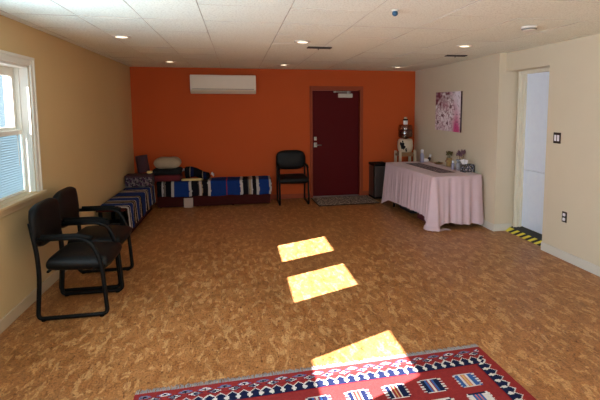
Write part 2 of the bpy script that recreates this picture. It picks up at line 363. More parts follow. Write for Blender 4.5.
for i, (lo, hi) in enumerate(WIN):
    g0, g1 = lo+.05+.0, hi-.065; mz = 1.50                      # glass limits, meeting rail
    b = B(); box(b, (-.134, g0-.01, mz), (-.128, g1+.01, 1.985)); box(b, (-.164, g0-.01, Z0+.04), (-.158, g1+.01, mz+.03))
    w = struct('window_%d' % (i+1), b, M['glass'])
    b = B()                                                    # sashes
    box(b, (-.15, lo+.015, mz-.0), (-.11, g0, Z1-.02), .004); box(b, (-.15, g1, mz), (-.11, hi-.02, Z1-.02), .004)
    box(b, (-.15, g0, 1.973), (-.11, g1, Z1-.02), .004); box(b, (-.15, g0, mz), (-.11, g1, mz+.037), .004)
    box(b, (-.18, lo+.015, Z0+.02), (-.145, g0, mz+.03), .004); box(b, (-.18, g1, Z0+.02), (-.145, hi-.02, mz+.03), .004)
    box(b, (-.18, g0, Z0+.02), (-.145, g1, Z0+.07), .004)
    obj('window_sash', b, M['vinyl'], w)
    b = B()                                                    # jamb liners
    box(b, (-.199, hi-.02, Z0), (-.001, hi-.0005, Z1)); box(b, (-.199, lo+.0005, Z0), (-.001, lo+.015, Z1)); box(b, (-.199, lo, Z1-.02), (-.001, hi, Z1-.0005))
    box(b, (-.085, hi-.03, Z0), (-.07, hi-.02, Z1), .002); box(b, (-.085, lo+.015, Z0), (-.07, lo+.025, Z1), .002)
    obj('window_jamb', b, M['vinyl'], w)
    b = B()                                                    # casing, stool, apron
    box(b, (0, hi, Z0-.0), (.018, hi+.07, Z1+.07), .004); box(b, (0, lo-.07, Z0), (.018, lo, Z1+.07), .004); box(b, (0, lo-.0, Z1), (.018, hi+.0, Z1+.07), .004)
    box(b, (.016, hi+.05, Z0), (.026, hi+.07, Z1+.07), .003); box(b, (.016, lo-.07, Z1+.05), (.028, hi+.07, Z1+.075), .003)
    obj('window_casing', b, M['win_trim'] if i else M['vinyl'], w)
    b = B(); box(b, (-.15, lo, Z0-.0), (.0, hi, Z0+.02)); box(b, (-.01, lo-.1, Z0-.012), (.05, hi+.1, Z0+.016), .006, 3); box(b, (0, lo-.07, Z0-.07), (.018, hi+.07, Z0-.012), .004)
    obj('window_sill', b, M['win_trim'], w)
    # blind lowered over the lower half: closed slats, head rail, bottom rail
    bl = thing('window_blind', 'white slatted blind covering the lower half of the window above the black chairs' if i == 0 else ['', 'white slatted blind in the left wall window just out of view beside the chairs', 'white slatted blind in the third left wall window counted from the chairs', 'white slatted blind in the left wall window closest to the end wall behind the camera'][i], 'blind', (-.09, (lo+hi)/2, Z0+.02))
    wd = (hi-lo)/2-.04
    b = B(); n = 24; zt = mz-.022-Z0-.02
    for k in range(n):
        z = .022+(zt-.03)*k/n; hh = (zt-.03)/n*1.25
        r = []
        for q in range(4):
            tt = q/3; r.append((-.003+.006*tt+.003*math.sin(PI*tt), z+hh*tt))
        for (xa, za), (xb, zb) in zip(r, r[1:]):
            f = b.faces.new([b.verts.new(p) for p in ((xa, -wd, za), (xa, wd, za), (xb, wd, zb), (xb, -wd, zb))]); f.smooth = True
    obj('slats', b, M['blind'], bl)
    b = B(); box(b, (-.016, -wd, zt-.01), (.018, wd, zt+.03), .004); obj('head_rail', b, M['vinyl'], bl)
    b = B(); box(b, (-.012, -wd, .001), (.014, wd, .022), .003); obj('bottom_rail', b, M['vinyl'], bl)
    b = B(); tube(b, [(.02, wd-.09, zt), (.022, wd-.09, zt-.28)], .003, 6); obj('tilt_wand', b, M['white_plastic'], bl)

# outside: pale ground and a neighbouring building
b = B(); box(b, (-60, -50, -.6), (-.25, 60, -.4)); struct('ground', b, M['snow'])
nb = thing('neighbouring_building', 'pale blue building seen through the upper window glass', 'building', (-8, 9, -.4))
b = B(); box(b, (-9, 0, 0), (5, 8, 4.2)); obj('wall', b, M['siding'], nb)
b = B(); box(b, (-9.2, -.3, 4.2), (5.2, 8.2, 4.4), .03); obj('roof_edge', b, M['snow'], nb)
for xx in (-3.2, .35, 3.4):
    b = B(); box(b, (xx, -.1, 0), (xx+.35, 0, 4.2), .02); obj('pilaster', b, M['pink_trim'], nb)

# ------------------------------------------------------------------ ceiling fittings
def lamp(x, y, label):
    t = thing('recessed_ceiling_light', label, 'ceiling light', (x, y, H-.004), 0, 'recessed ceiling lights')
    b = B(); lathe(b, [(.062, -.0005), (.066, -.007), (.088, -.006), (.094, .0), (.094, .003), (.062, .003)], 28); obj('trim_ring', b, M['white_plastic'], t)
    b = B(); lathe(b, [(0, -.004), (.04, -.0035), (.064, .0005), (.064, .003), (0, .003)], 24); obj('lens', b, M['lens'], t)
    l = bpy.data.lights.new('downlight', 'SPOT'); l.energy = LAMP_W; l.color = (1, .80, .52); l.spot_size = 2.5; l.spot_blend = .9; l.shadow_soft_size = .06
    o = bpy.data.objects.new('downlight', l); C.objects.link(o); o.location = (0, 0, -.012); o.parent = t
LAMP_W = 1.8
for a in ((.66, -3.47, 'round recessed ceiling light nearest the window, front of the left pair'), (.80, -1.03, 'round recessed ceiling light back left, near the orange wall corner'),
          (2.52, -3.47, 'round recessed ceiling light in the middle, beside the dark ceiling vent'), (2.58, -.84, 'round recessed ceiling light between the air conditioner and the red door'),
          (4.44, -3.51, 'round recessed ceiling light front right, above the draped table side'), (4.59, -.80, 'round recessed ceiling light back right, near the water dispenser corner')): lamp(*a)
for x, y, rz, lab in ((2.78, -3.07, .03, 'dark bar-shaped ceiling vent near the middle of the ceiling'), (4.78, -2.62, -.10, 'dark bar-shaped ceiling vent close to the right wall')):
    t = thing('ceiling_vent', lab, 'vent', (x, y, H-.003), rz, 'dark ceiling vents')
    b = B(); box(b, (-.145, -.05, -.012), (.145, -.038, .0), .002); box(b, (-.145, .038, -.012), (.145, .05, 0), .002); box(b, (-.145, -.05, -.012), (-.133, .05, 0), .002); box(b, (.133, -.05, -.012), (.145, .05, 0), .002); obj('frame', b, M['vent'], t)
    b = B()
    for k in range(5): box(b, (-.135, -.036+k*.0155, -.013), (.135, -.028+k*.0155, -.002), .001, 1)
    box(b, (-.135, -.04, -.003), (.135, .04, -.0005)); obj('louvers', b, M['vent'], t)
    b = B(); box(b, (-.02, -.012, -.03), (-.01, -.002, -.012), .002); obj('damper_lever', b, M['vent'], t)
t = thing('smoke_detector', 'round white smoke detector on the ceiling near the right wall', 'smoke detector', (4.41, -4.78, H-.003))
b = B(); lathe(b, [(0, -.034), (.03, -.034), (.058, -.03), (.066, -.018), (.066, -.008), (.07, -.006), (.07, .002), (0, .002)], 28); obj('cover', b, M['white_plastic'], t)
b = B(); lathe(b, [(.060, -.0285), (.0672, -.018), (.0672, -.015), (.058, -.015)], 28); obj('sensor_slot', b, M['ac_dark'], t)
t = thing('ceiling_ornament', 'small round blue ornament stuck to the ceiling towards the camera', 'ornament', (2.98, -5.20, H-.003))
b = B(); lathe(b, [(0, -.042), (.011, -.04), (.021, -.031), (.0235, -.021), (.02, -.010), (.010, -.004), (.010, .002), (0, .002)], 20); obj('ball', b, M['blue'], t)
b = B(); lathe(b, [(.010, -.007), (.029, -.004), (.029, .002), (0, .002)], 20); obj('mount', b, M['white_plastic'], t)

# wall air conditioner
t = thing('air_conditioner', 'long white split air conditioner mounted high on the orange wall', 'air conditioner', (1.575, 0, 1.965))
b = B(); prof = [(0, 0), (-.13, 0.0), (-.185, .045), (-.198, .09), (-.2, .30), (-.185, .325), (0, .33)]
A = [b.verts.new((-.565, y, z)) for y, z in prof]; D = [b.verts.new((.565, y, z)) for y, z in prof]
b.faces.new(A); b.faces.new(D[::-1])
for k in range(len(prof)): b.faces.new((A[k], A[(k+1) % len(prof)], D[(k+1) % len(prof)], D[k]))
bmesh.ops.bevel(b, geom=[e for e in b.edges], offset=.006, segments=2, affect='EDGES'); obj('casing', b, M['ac'], t)
b = B(); box(b, (-.545, -.2075, .085), (.545, -.197, .318), .004); obj('front_panel', b, M['ac'], t)
b = B(); box(b, (-.50, -.0, -.006), (.50, .075, .004), .002, T=T3(0, -.195, .062, -.7)); obj('air_flap', b, M['ac'], t)
b = B(); box(b, (-.53, -.2025, .073), (.53, -.196, .083)); obj('air_slot', b, M['ac_dark'], t)

# ------------------------------------------------------------------ chairs
def make_chair(label, loc, rz):
    """local: x forward from rear of the sled base, y across, z up"""
    t = thing('guest_chair', label, 'chair', loc, rz, 'black guest chairs')
    hw = .255; r = .017
    for s in (-1, 1):
        y = s*hw; b = B()
        loop = fillet([(-.015, y, .80), (.035, y, .45), (.0, y, r+.001), (.515, y, r+.001), (.485, y, .46), (.40, y, .665), (.03, y, .665)], [.0, .2, .045, .05, .10, .17, .0], 8)
        tube(b, loop, r, 12); obj('side_frame', b, M['tube'], t)
        b = B(); pts = fillet([(.06, y, .682), (.33, y, .682), (.425, y, .655)], .06, 5)
        tube(b, pts, .02, 10); obj('armrest', b, M['rubber'], t)
        for xx in (.04, .47): b = B(); lathe(b, [(0, 0), (.019, 0), (.019, .012), (0, .012)], 10, T3(xx, y, .0)); obj('floor_glide', b, M['rubber'], t)
    for xx, z in ((.09, .40), (.42, .40), (.018, .64)): b = B(); tube(b, [(xx, -hw, z), (xx, hw, z)], .011, 8); obj('cross_bar', b, M['tube'], t)
    b = B(); pad(b, .485, .53, .115, T3(.30, 0, .445, 0, .04), k=.07, pw=7, bulge=.012, crease=[(-.0, .0, .1)]); obj('seat', b, M['black'], t)
    b = B()
    Tb = Matrix(((0, 0, 1, .004), (1, 0, 0, 0), (0, 1, 0, .755), (0, 0, 0, 1))) @ Matrix.Rotation(-.05, 4, 'X')
    pad(b, .545, .36, .075, Tb, k=.19, pw=6, bulge=.012, n=28, crease=[(-.07, .022, .022), (-.17, -.006, .05)]); bk = obj('backrest', b, M['black'], t)
    return t
ch = make_chair('black vinyl guest chair with sled base nearest the camera, under the window', (.205, -4.40, 0), 0)
dup(ch, (.165, -3.80, 0), .0, 'black vinyl guest chair by the left wall, between the nearest chair and striped bench')
dup(ch, (2.755, -.13, 0), -PI/2, 'black vinyl guest chair standing against the orange wall beside the red door')

# ------------------------------------------------------------------ benches and blankets
def bench(name, label, loc, rz, L, D, Hh, board):
    t = thing(name, label, 'bench', loc, rz)              # local x along length, y depth from the wall (0) to -D
    b = B(); box(b, (0, -D, Hh-.05), (L, 0, Hh), .008); obj('seat', b, M['burgundy'], t)
    n = 4
    for k in range(n):
        for yy in (-D+.05, -.06):
            x = .03+(L-.10)*k/(n-1); b = B(); box(b, (x, yy, 0), (x+.04, yy+.04, Hh-.05), .004); obj('leg', b, M['tube'], t)
    for k in range(board):
        pass
    b = B(); box(b, (.0, -D+.022, .012), (L, -D+.042, .26), .004); obj('lower_rail', b, M['burgundy'], t)
    return t
bench('long_bench', 'long low burgundy bench draped with a striped blanket along the orange wall', (.43, -.02, 0), 0, 1.92, .42, .45, 1)
bench('side_bench', 'low bench draped with a striped blanket along the left wall', (.022, -2.40, 0), PI/2, 1.88, .36, .44, 1)

BLK = lin(22, 20, 26); BLU = lin(24, 52, 116); WHT = lin(182, 174, 172); BEI = lin(166, 142, 116); GRY = lin(110, 98, 92); RED = lin(170, 50, 44); NVY = lin(20, 28, 66)
def stripes(seq):
    out = []; x = 0
    for w, c in seq: out.append((x, x+w, c)); x += w
    return out
def pick(st, s):
    for a, c, k in st:
        if a <= s < c: return k
    return st[-1][2]
def blanket(name, label, loc, L, prof, st, hem_var, wob, seedv, rz=0):
    """profile: list of (depth, z); length along local x"""
    pl = [Vector((0, a, z)) for a, z in prof]; pts = fillet(pl, .03, 4)
    # resample
    seg = [(pts[i+1]-pts[i]).length for i in range(len(pts)-1)]; tot = sum(seg); n = 44; rs = []
    for k in range(n+1):
        d = tot*k/n; i = 0
        while i < len(seg)-1 and d > seg[i]: d -= seg[i]; i += 1
        rs.append(pts[i].lerp(pts[i+1], min(1, d/seg[i])))
    nu = int(L/.011)
    def P(i, j):
        s = i/nu*L; p = rs[j]; t = j/n
        hang = max(0., (rs[0].z-p.z))
        o = hang*wob*(math.sin(s*17+seedv)+.6*math.sin(s*31+2*seedv)) - hang*.04
        z = p.z+.006*noise.noise((s*7, p.y*7, seedv))*(1 if hang < .02 else .3) + .004
        if hang > .05: z += (hang/.27)*hem_var*noise.noise((s*3.1, seedv, .3))
        return (s+.006*noise.noise((s*3, t*4, seedv)), p.y+o, max(.012, z))
    o = grid_mesh(name, nu, n, P, lambda i, j: pick(st, i/nu*L+.008*noise.noise((j*.3, 5, seedv))), M['vcol'])
    o.location = loc; o.rotation_euler = (0, 0, rz)
    m = o.modifiers.new('thick', 'SOLIDIFY'); m.thickness = .006; m.offset = 1
    return tag(o, label, 'blanket', 'striped woven blankets')
x0 = .44
def px(seq):    # widths given as (end position in metres from the room's left wall, colour)
    out = []; a = 0
    for e, c in seq: out.append((a, e-x0, c)); a = e-x0
    return out
blanket('striped_blanket', 'blue black and white striped blanket over the bench along the orange wall', (x0, -.02, 0), 1.93,
        [(-.02, .452), (-.43, .452), (-.438, .19)],
        px([(.51, BLK), (.54, WHT), (.575, GRY), (.665, BLK), (.71, WHT), (.955, BLU), (1.0, WHT), (1.115, BLK), (1.13, GRY), (1.16, WHT), (1.18, BEI), (1.27, BLK), (1.32, WHT), (1.58, BLU), (1.592, RED), (1.82, BLU), (1.865, WHT), (1.955, BLK), (1.98, GRY), (2.01, BEI), (2.035, WHT), (2.10, BLK), (2.15, WHT), (2.325, BLU), (2.36, WHT), (2.5, BLK)]), .03, .035, 1.3)
blanket('striped_blanket', 'blue and white striped blanket over the bench along the left wall', (.022, -2.41, 0), 1.90,
        [(-.01, .442), (-.385, .442), (-.39, .14)],
        stripes([(.05, WHT), (.04, BLK), (.03, WHT), (.16, BLU), (.02, WHT), (.06, BLK), (.03, BEI), (.05, BLK), (.03, WHT), (.20, BLU), (.03, WHT), (.04, BLK), (.03, BEI), (.04, BLK), (.30, BLU), (.03, WHT), (.05, BLK), (.03, BEI), (.035, WHT), (.05, BLK), (.03, WHT), (.02, BLK), (.19, BLU), (.03, WHT), (.05, BLK), (.025, BEI), (.03, BLK), (.12, BLU), (.04, BLK), (.3, WHT)]), .03, .03, 2.2, PI/2)

# things on and under the benches
t = thing('patterned_box', 'grey and plum patterned fabric box on the far end of the side bench', 'box', (.23, -.72, .458), .04)
def bc(i, j):
    return [lin(96, 92, 98), lin(70, 44, 74), lin(40, 40, 48), lin(128, 116, 120)][(int(i/3)*7+int(j/3)*5+(i*j) % 3) % 4]
def wall_grid(nm, p0, ux, uz, nu, nv, parent, col, m):
    return grid_mesh(nm, nu, nv, lambda i, j: (p0[0]+ux[0]*i/nu+uz[0]*j/nv, p0[1]+ux[1]*i/nu+uz[1]*j/nv, p0[2]+ux[2]*i/nu+uz[2]*j/nv), col, m, parent, False)
wall_grid('front_panel', (-.20, -.151, .0), (.40, 0, 0), (0, 0, .175), 24, 10, t, bc, M['vcol'])
wall_grid('side_panel', (.201, -.15, .0), (0, .30, 0), (0, 0, .175), 18, 10, t, bc, M['vcol'])
b = B(); box(b, (-.20, -.15, .0), (.20, .15, .175), .006); obj('body', b, M['purple_mat'], t)
b = B(); box(b, (-.206, -.156, .15), (.206, .156, .182), .006); obj('lid', b, M['purple_mat'], t)
t = thing('rolled_mat', 'dark plum rolled mat standing upright in the corner above the patterned box', 'rolled mat', (.27, -.58, .656), 0)
b = B(); lathe(b, [(0, 0), (.09, 0), (.094, .01), (.094, .27), (.09, .28), (.05, .28), (.05, .268), (0, .268)], 26, T3(0, 0, 0, -.02, -.13)); obj('roll', b, M['purple_mat'], t)
b = B(); tube(b, [(-.034+.07*math.cos(a), .07*math.sin(a), .272+.009*math.cos(a)) for a in [k*.6 for k in range(8)]], .003, 5, T=T3(0, 0, .0, -.02, -.0)); obj('spiral_edge', b, M['dark_cloth'], t)
b = B(); pad(b, .09, .06, .04, T3(0, 0, .021), k=.2); o = obj('small_pouch', b, M['cream_cloth'], None, (.37, -.66, .645)); tag(o, 'small pale yellow pouch beside the rolled mat', 'pouch')
b = B(); pad(b, .46, .34, .10, T3(0, 0, .055), k=.04, jit=.008, pw=24); o = obj('folded_blanket', b, M['burg_cloth'], None, (.60, -.275, .464)); tag(o, 'folded burgundy blanket at the bottom of the pile on the long bench', 'blanket')
b = B(); pad(b, .48, .34, .095, T3(0, 0, .054), k=.05, jit=.01, pw=20); o = obj('folded_blanket', b, M['dark_cloth'], None, (.60, -.27, .574)); tag(o, 'folded black blanket between the burgundy blanket and the grey cushion', 'blanket')
b = B(); pad(b, .45, .27, .19, T3(0, 0, .10, .12, 0, 0), k=.24, pw=2.6, jit=.015); o = obj('cushion', b, M['grey_cloth'], None, (.605, -.29, .676)); tag(o, 'oval grey beige cushion on top of the pile on the long bench', 'cushion')
b = B(); pad(b, .34, .12, .03, T3(0, 0, .016), k=.05, pw=10); o = obj('folded_towel', b, M['cream_cloth'], None, (1.00, -.38, .464)); tag(o, 'flat folded cream towel on the long bench in front of the tasselled blanket bundle', 'towel')
# navy bundle with white tassels sloping down to the right
t = thing('blanket_bundle', 'rolled navy and black blanket bundle with white tassels on the long bench', 'blanket', (1.035, -.19, .475), 0)
def bun(i, j):
    s = i/40
    return BEI if .46 < (s*2.1) % 1 < .49 else (NVY if .5 < (s*2.1) % 1 < .78 else BLK)
def PB(i, j):
    s = i/40; a = 2*PI*j/20; r = .115*(1-.5*s)*(1+.12*math.sin(3*a+s*9)); 
    e = min(1, s/.06, (1-s)/.05)**.5; r *= max(.05, e)
    return (-.17+s*.44, r*1.3*math.cos(a),   .118-.075*s+r*.9*math.sin(a)+.012*math.sin(s*5))
o = grid_mesh('roll', 40, 20, PB, bun, M['vcol'], t)
for i in range(2):
    b = B()
    for k in range(9):
        a = k/8*2-1; x = -.17 if i == 0 else .27; z = .10 if i == 0 else .02
        dx = -.05 if i == 0 else .06
        tube(b, [(x+.02, a*.08, z+.05), (x+dx*.5, a*.10, z+.055+.015*math.sin(k*3)), (x+dx, a*.11, z+.02+.02*math.cos(k*2))], .008, 6, r2=.004)
    obj('tassel', b, M['tissue'], t)
b = B(); box(b, (-.075, -.002, 0), (.075, .002, .17)); box(b, (-.075, -.001, .001), (-.0, .003, .168)); o = obj('paper_sheet', b, M['paper'], None, (.945, -.462, .002)); o.rotation_euler = (-.0, 0, 0); tag(o, 'pale sheet of paper standing under the long bench', 'paper')
b = B(); box(b, (0, -.20, 0), (.22, 0, .20), .01, 2); box(b, (-.008, -.208, .19), (.228, .008, .215), .006); o = obj('storage_box', b, M['dkbox'], None, (.045, -2.06, .0)); tag(o, 'dark plastic storage box under the near end of the side bench', 'box')

# ------------------------------------------------------------------ rug
RW, RL, CS = 2.27, 2.6, .0075
ra = math.radians(2.0)
R_RED = lin(140, 48, 48); R_NAVY = lin(26, 32, 62); R_WHT = lin(206, 200, 196); R_DRED = lin(120, 30, 34); R_YEL = lin(206, 164, 104); R_BLU = lin(58, 92, 150); R_PNK = lin(196, 110, 100)
rr = random.Random(3)
boxes = [[rr.choice([(R_NAVY, R_WHT, R_RED, R_YEL), (R_WHT, R_BLU, R_PNK, R_BLU), (R_BLU, R_WHT, R_PNK, R_YEL), (R_NAVY, R_BLU, R_RED, R_WHT)]) for _ in range(12)] for _ in range(14)]
def rugcol(u, v):
    e = min(u, RW-u)
    if v < .022 : return R_RED
    if e < .03: return R_RED
    tri = lambda s, p: abs((s/p) % 1-.5)*2
    # main zigzag band along an edge: d = distance from edge start, s = along
    def zig(d, s):
        p = .066; tt = tri(s, p); top = .0+.032*tt
        if d < top: return R_RED
        if d < top+.009: return R_WHT
        q = abs(((s/p+.0) % 1)-.0); q = min(q, 1-q)*p          # distance to valley
        if abs(d-.060)/.027+q/.017 < 1: return R_WHT
        if d < .082: return R_NAVY
        return R_NAVY if d < .092 else R_DRED
    if v < .105 and v-.022 < e+.03:
        s = u
        if .032 < v < .095:
            k = int(s/.115); f = (s/.115) % 1; vv = (v-.032)/.063
            w = .5-abs(vv-.5)
            if vv > .5: f = (f+.5) % 1
            d = abs(f-.5)+abs((vv % .5)/.5-.5)*.5
            if d < .16: return R_NAVY
            if d < .30: return R_WHT if (k+int(vv*2)) % 2 else lin(120, 118, 130)
            if d < .38: return R_BLU if vv < .5 else R_NAVY
            return R_RED
        return R_DRED if .095 <= v else R_RED
    if v < .205 and v-.105 < e-.055+.04: return zig(v-.105, u)
    if e < .14:
        return zig(e-.045, v) if e > .045 else R_RED
    # field with rows of striped boxes
    fu, fv = u-.14, v-.215
    row = int((fv-.06)/.20) if fv > .06 else -1
    if row >= 0:
        lv = fv-.06-row*.20; off = .122-.015*(row % 2)
        c = int((fu-off+.235*20)/.235)-20; lu = fu-off-c*.235
        if -1 < c < 8 and lv < .14 and lu < .152:
            tooth = .012 if int(lv/.0125) % 2 else 0
            if lu < .010-tooth or lu > .152-.010+tooth: return R_RED
            k = boxes[row % 14][c % 12]
            if lu < .020 or lu > .132: return R_WHT if int(lv/.0125) % 2 else k[0]
            if lv < .012 or lv > .128: return R_WHT if k[0] != R_WHT else R_NAVY
            b_ = int((lu-.02)/.0113)
            return [k[0], k[0], k[1], k[2], k[3], k[2], k[1], k[0], k[0], k[0]][min(9, b_)]
    return R_RED
nu, nv = int(RW/CS), int(RL/CS)
rug = thing('kilim_rug', 'red kilim rug with navy and white zigzag border and striped boxes on the cork floor', 'rug', (1.165, -5.80, .0), ra)
grid_mesh('weave', nu, nv, lambda i, j: (RW*i/nu, -.035-RL*j/nv, .006+.0012*noise.noise((i*.05, j*.05, 0))), lambda i, j: rugcol((i+.5)/nu*RW, (j+.5)/nv*RL), M['rug'], rug)
b = B(); box(b, (0, -.035-RL, .0005), (RW, -.035, .0045)); obj('backing', b, M['burg_cloth'], rug)
b = B(); rr = random.Random(5)
for k in range(260):
    x = RW*(k+.5)/260
    tube(b, [(x, -.04, .006), (x+rr.uniform(-.004, .004), -.018, .008), (x+rr.uniform(-.012, .012), rr.uniform(-.006, .012), .004)], .0034, 5, r2=.0022)
f = obj('fringe', b, M['fringe'], rug); f['kind'] = 'stuff'

# door mat
def matc(i, j):
    q = noise.noise((i*.31, j*.31, 2.)); 
    return lin(92, 84, 80) if q < -.12 else (lin(186, 172, 158) if q > .2 else lin(136, 124, 116))
mt = thing('door_mat', 'grey brown speckled mat in front of the red door', 'mat', (3.16, -.84, 0), .035)
grid_mesh('pile', 112, 74, lambda i, j: (.01+1.10*i/112, .01+.74*j/74, .012+.002*noise.noise((i*.8, j*.8, 1))), matc, M['mat'], mt)
b = B(); box(b, (0, 0, .0005), (1.12, .76, .010), .003); obj('rubber_edge', b, M['rubber'], mt)

# trash can
t = thing('step_trash_can', 'slim steel step trash can with a black lid between red door and table', 'trash can', (4.285, -.42, 0), .02)
b = B(); box(b, (0, 0, .02), (.28, .34, .625), .025, 4); obj('body', b, M['steel_dark'], t)
b = B(); box(b, (-.004, -.004, 0.001), (.284, .344, .05), .02, 3); obj('base', b, M['rubber'], t)
b = B(); box(b, (-.008, -.008, .622), (.288, .348, .672), .02, 4); obj('lid', b, M['rubber'], t)
b = B(); box(b, (-.005, -.006, .03), (.018, .02, .625), .006); obj('corner_strip', b, M['rubber'], t)
b = B(); box(b, (.08, -.045, .012), (.20, .0, .028), .006); obj('pedal', b, M['rubber'], t)

# ------------------------------------------------------------------ draped table
TA = math.radians(2.6); TW, TL, TH = .765, 1.82, .745
TO = (4.425, -2.735, 0)
tb = thing('folding_table', 'long folding table hidden under the pale pink cloth', 'table', TO, TA)
b = B(); box(b, (0, 0, TH-.035), (TW, TL, TH), .012, 3); obj('tabletop', b, M['white_plastic'], tb)
for x in (.08, TW-.08):
    for y in (.22, TL-.22):
        b = B(); tube(b, [(x, y, .0), (x, y, TH-.035)], .014, 8); obj('leg', b, M['tube'], tb)
# cloth
per = []                     # perimeter, counter-clockwise starting at near-left corner going along near side
def edge_pts():
    cr = .03; out = []
    cs = [(0, 0), (TW, 0), (TW, TL), (0, TL)]
    for k in range(4):
        a = Vector(cs[k]); n_ = Vector(cs[(k+1) % 4]); d = (n_-a).normalized(); nrm = Vector((d.y, -d.x)); L = (n_-a).length
        m = int((L-2*cr)/.014)
        for i in range(m+1): p = a+d*(cr+(L-2*cr)*i/m); out.append((p, nrm, k, (cr+(L-2*cr)*i/m), L))
        d2 = (Vector(cs[(k+2) % 4])-n_).normalized(); nrm2 = Vector((d2.y, -d2.x)); cc = n_-d*cr+d2*cr
        for i in range(1, 6):
            th = i/6*PI/2; nn = nrm*math.cos(th)+nrm2*math.sin(th); out.append((cc+nn*cr, nn, (k+1) % 4, -1e-3 if False else 0., L if i < 3 else L))
    return out
E_ = edge_pts(); N = len(E_); rows = 34
s_acc = [0.]
for k in range(1, N): s_acc.append(s_acc[-1]+(E_[k][0]-E_[k-1][0]).length)
corner = [Vector((0, 0)), Vector((TW, 0)), Vector((TW, TL)), Vector((0, TL))]
b = B(); rings = []
for j in range(rows+1):
    t_ = j/rows; ring = []
    for k, (p, n_, side, d, L) in enumerate(E_):
        s = s_acc[k]
        dn = [(p-c).length for c in corner]
        # hem height along the perimeter
        side_hem = {0: .075, 1: .12, 2: .15, 3: .15}[side]
        if n_.x < -.9: side_hem = .17-.06*(p.y/TL)
        if n_.y < -.9: side_hem = .07+.02*math.sin(p.x*9)
        c0 = math.exp(-(dn[0]/.11)**2); c1 = math.exp(-(dn[1]/.10)**2); c3 = math.exp(-(dn[3]/.14)**2)
        hem = side_hem*(1-c0)*(1-.5*c1)*(1-.85*c3)+.006
        f = .55*math.sin(s*38+1.)+.45*math.sin(s*61+2.4*math.sin(s*5))+.5*math.sin(s*17+.7)
        amp = (.017+.005*math.sin(s*3))*t_**.6
        if n_.y < -.5: amp *= 1.25
        if n_.x < -.9: amp *= .7
        out = .006+.03*t_+f*amp
        out += c0*(.03*t_**.8+.035*t_*math.sin(dn[0]*42)) + c3*.04*t_ + c1*.035*t_
        if n_.x > .5: out = min(out, .012+.006*t_)
        z = TH+.004-(TH-hem)*t_ 
        if t_ < .04: z = TH+.006-(t_/.04)*.02; 
        # cloth end pooling on the floor
        if c0 > .25 and t_ > .97: out += .03*(c0)
        q = p+n_*out
        ring.append(b.verts.new((q.x, q.y, max(.004, z))))
    rings.append(ring)
for A_, B_ in zip(rings, rings[1:]):
    for k in range(N):
        f = b.faces.new((A_[k], A_[(k+1) % N], B_[(k+1) % N], B_[k])); f.smooth = True
# top: inset rings then cap
prev = rings[0]; 
for ins, dz in ((.03, .002), (.10, .0015), (.25, .001)):
    ring = []
    for k, (p, n_, side, d, L) in enumerate(E_):
        c = Vector((min(max(p.x, ins), TW-ins), min(max(p.y, ins), TL-ins)))
        ring.append(b.verts.new((c.x, c.y, TH+.006+dz*noise.noise((c.x*7, c.y*7, 1)))))
    for k in range(N):
        f = b.faces.new((prev[(k+1) % N], prev[k], ring[k], ring[(k+1) % N])); f.smooth = True
    prev = ring
b.faces.new(prev)
bmesh.ops.remove_doubles(b, verts=b.verts, dist=.0004)
# loose strip of hem lying on the floor at the near corner
pts = []
for i in range(15):
    s = i/14; pts.append((Vector((-.045+.30*s, -.085-.01*math.sin(s*6), .006+.004*math.sin(s*11))), Vector((-.02+.27*s, -.02-.012*math.cos(s*5), .012+.008*math.sin(s*9+1)))))
va = [b.verts.new(a) for a, c in pts]; vb = [b.verts.new(c) for a, c in pts]
for i in range(14):
    f = b.faces.new((va[i], va[i+1], vb[i+1], vb[i])); f.smooth = True
cl = obj('tablecloth', b, M['cloth'], None, TO); cl.rotation_euler = (0, 0, TA); tag(cl, 'pale pink linen cloth draped over the table to the floor', 'tablecloth')
ZT = TH+.0085
def tpt(x, y): return (TO[0]+math.cos(TA)*x-math.sin(TA)*y, TO[1]+math.sin(TA)*x+math.cos(TA)*y)
def runc(i, j):
    if i in (0, 25) or j < 2 or j > 117: return lin(196, 176, 170)
    q = (j//5+i//4) % 4
    if i in (1, 2, 23, 24): return lin(84, 72, 82)
    return [lin(142, 124, 130), lin(112, 98, 108), lin(168, 148, 150), lin(98, 88, 104)][(q + (1 if noise.noise((i*.4, j*.4, 9)) > .15 else 0)) % 4]
rn = grid_mesh('table_runner', 26, 120, lambda i, j: (.255+.27*i/26, .28+1.30*j/120, ZT+.003+.0012*noise.noise((i*.3, j*.3, 4))), runc, M['runner'])
rn.location = TO; rn.rotation_euler = (0, 0, TA); m_ = rn.modifiers.new('thick', 'SOLIDIFY'); m_.thickness = .003; m_.offset = -1
tag(rn, 'grey mauve woven runner lying along the pink tablecloth', 'table runner')

# objects on the table (positions in world)
def onT(x, y): return (x, y, ZT+.001)
t = thing('pump_bottle', 'tall lilac bottle with white cap at the far end of the table', 'bottle', onT(4.965, -1.06))
b = B(); lathe(b, [(0, 0), (.034, 0), (.037, .008), (.037, .13), (.030, .148), (.016, .158), (.016, .165), (0, .165)], 20); obj('body', b, M['lilac'], t)
b = B(); lathe(b, [(0, .166), (.026, .166), (.026, .218), (.022, .226), (0, .227)], 18); obj('cap', b, M['tissue'], t)
t = thing('small_bottle', 'small dark bottle with white cap leaning beside the tall lilac bottle', 'bottle', onT(5.13, -.97)); t.rotation_euler = (0, .28, 0); t.location.z += .010
b = B(); lathe(b, [(0, 0), (.026, 0), (.028, .006), (.028, .055), (.014, .07), (0, .07)], 16); obj('body', b, M['navy_glass'], t)
b = B(); lathe(b, [(0, .071), (.018, .071), (.02, .12), (0, .122)], 14); obj('cap', b, M['tissue'], t)
b = B(); pad(b, .12, .10, .06, T3(0, 0, .031), k=.22, jit=.03, pw=3); o = obj('folded_napkin', b, M['tissue'], None, onT(5.05, -1.0)); tag(o, 'crumpled white napkin between the lilac and dark bottles', 'napkin')
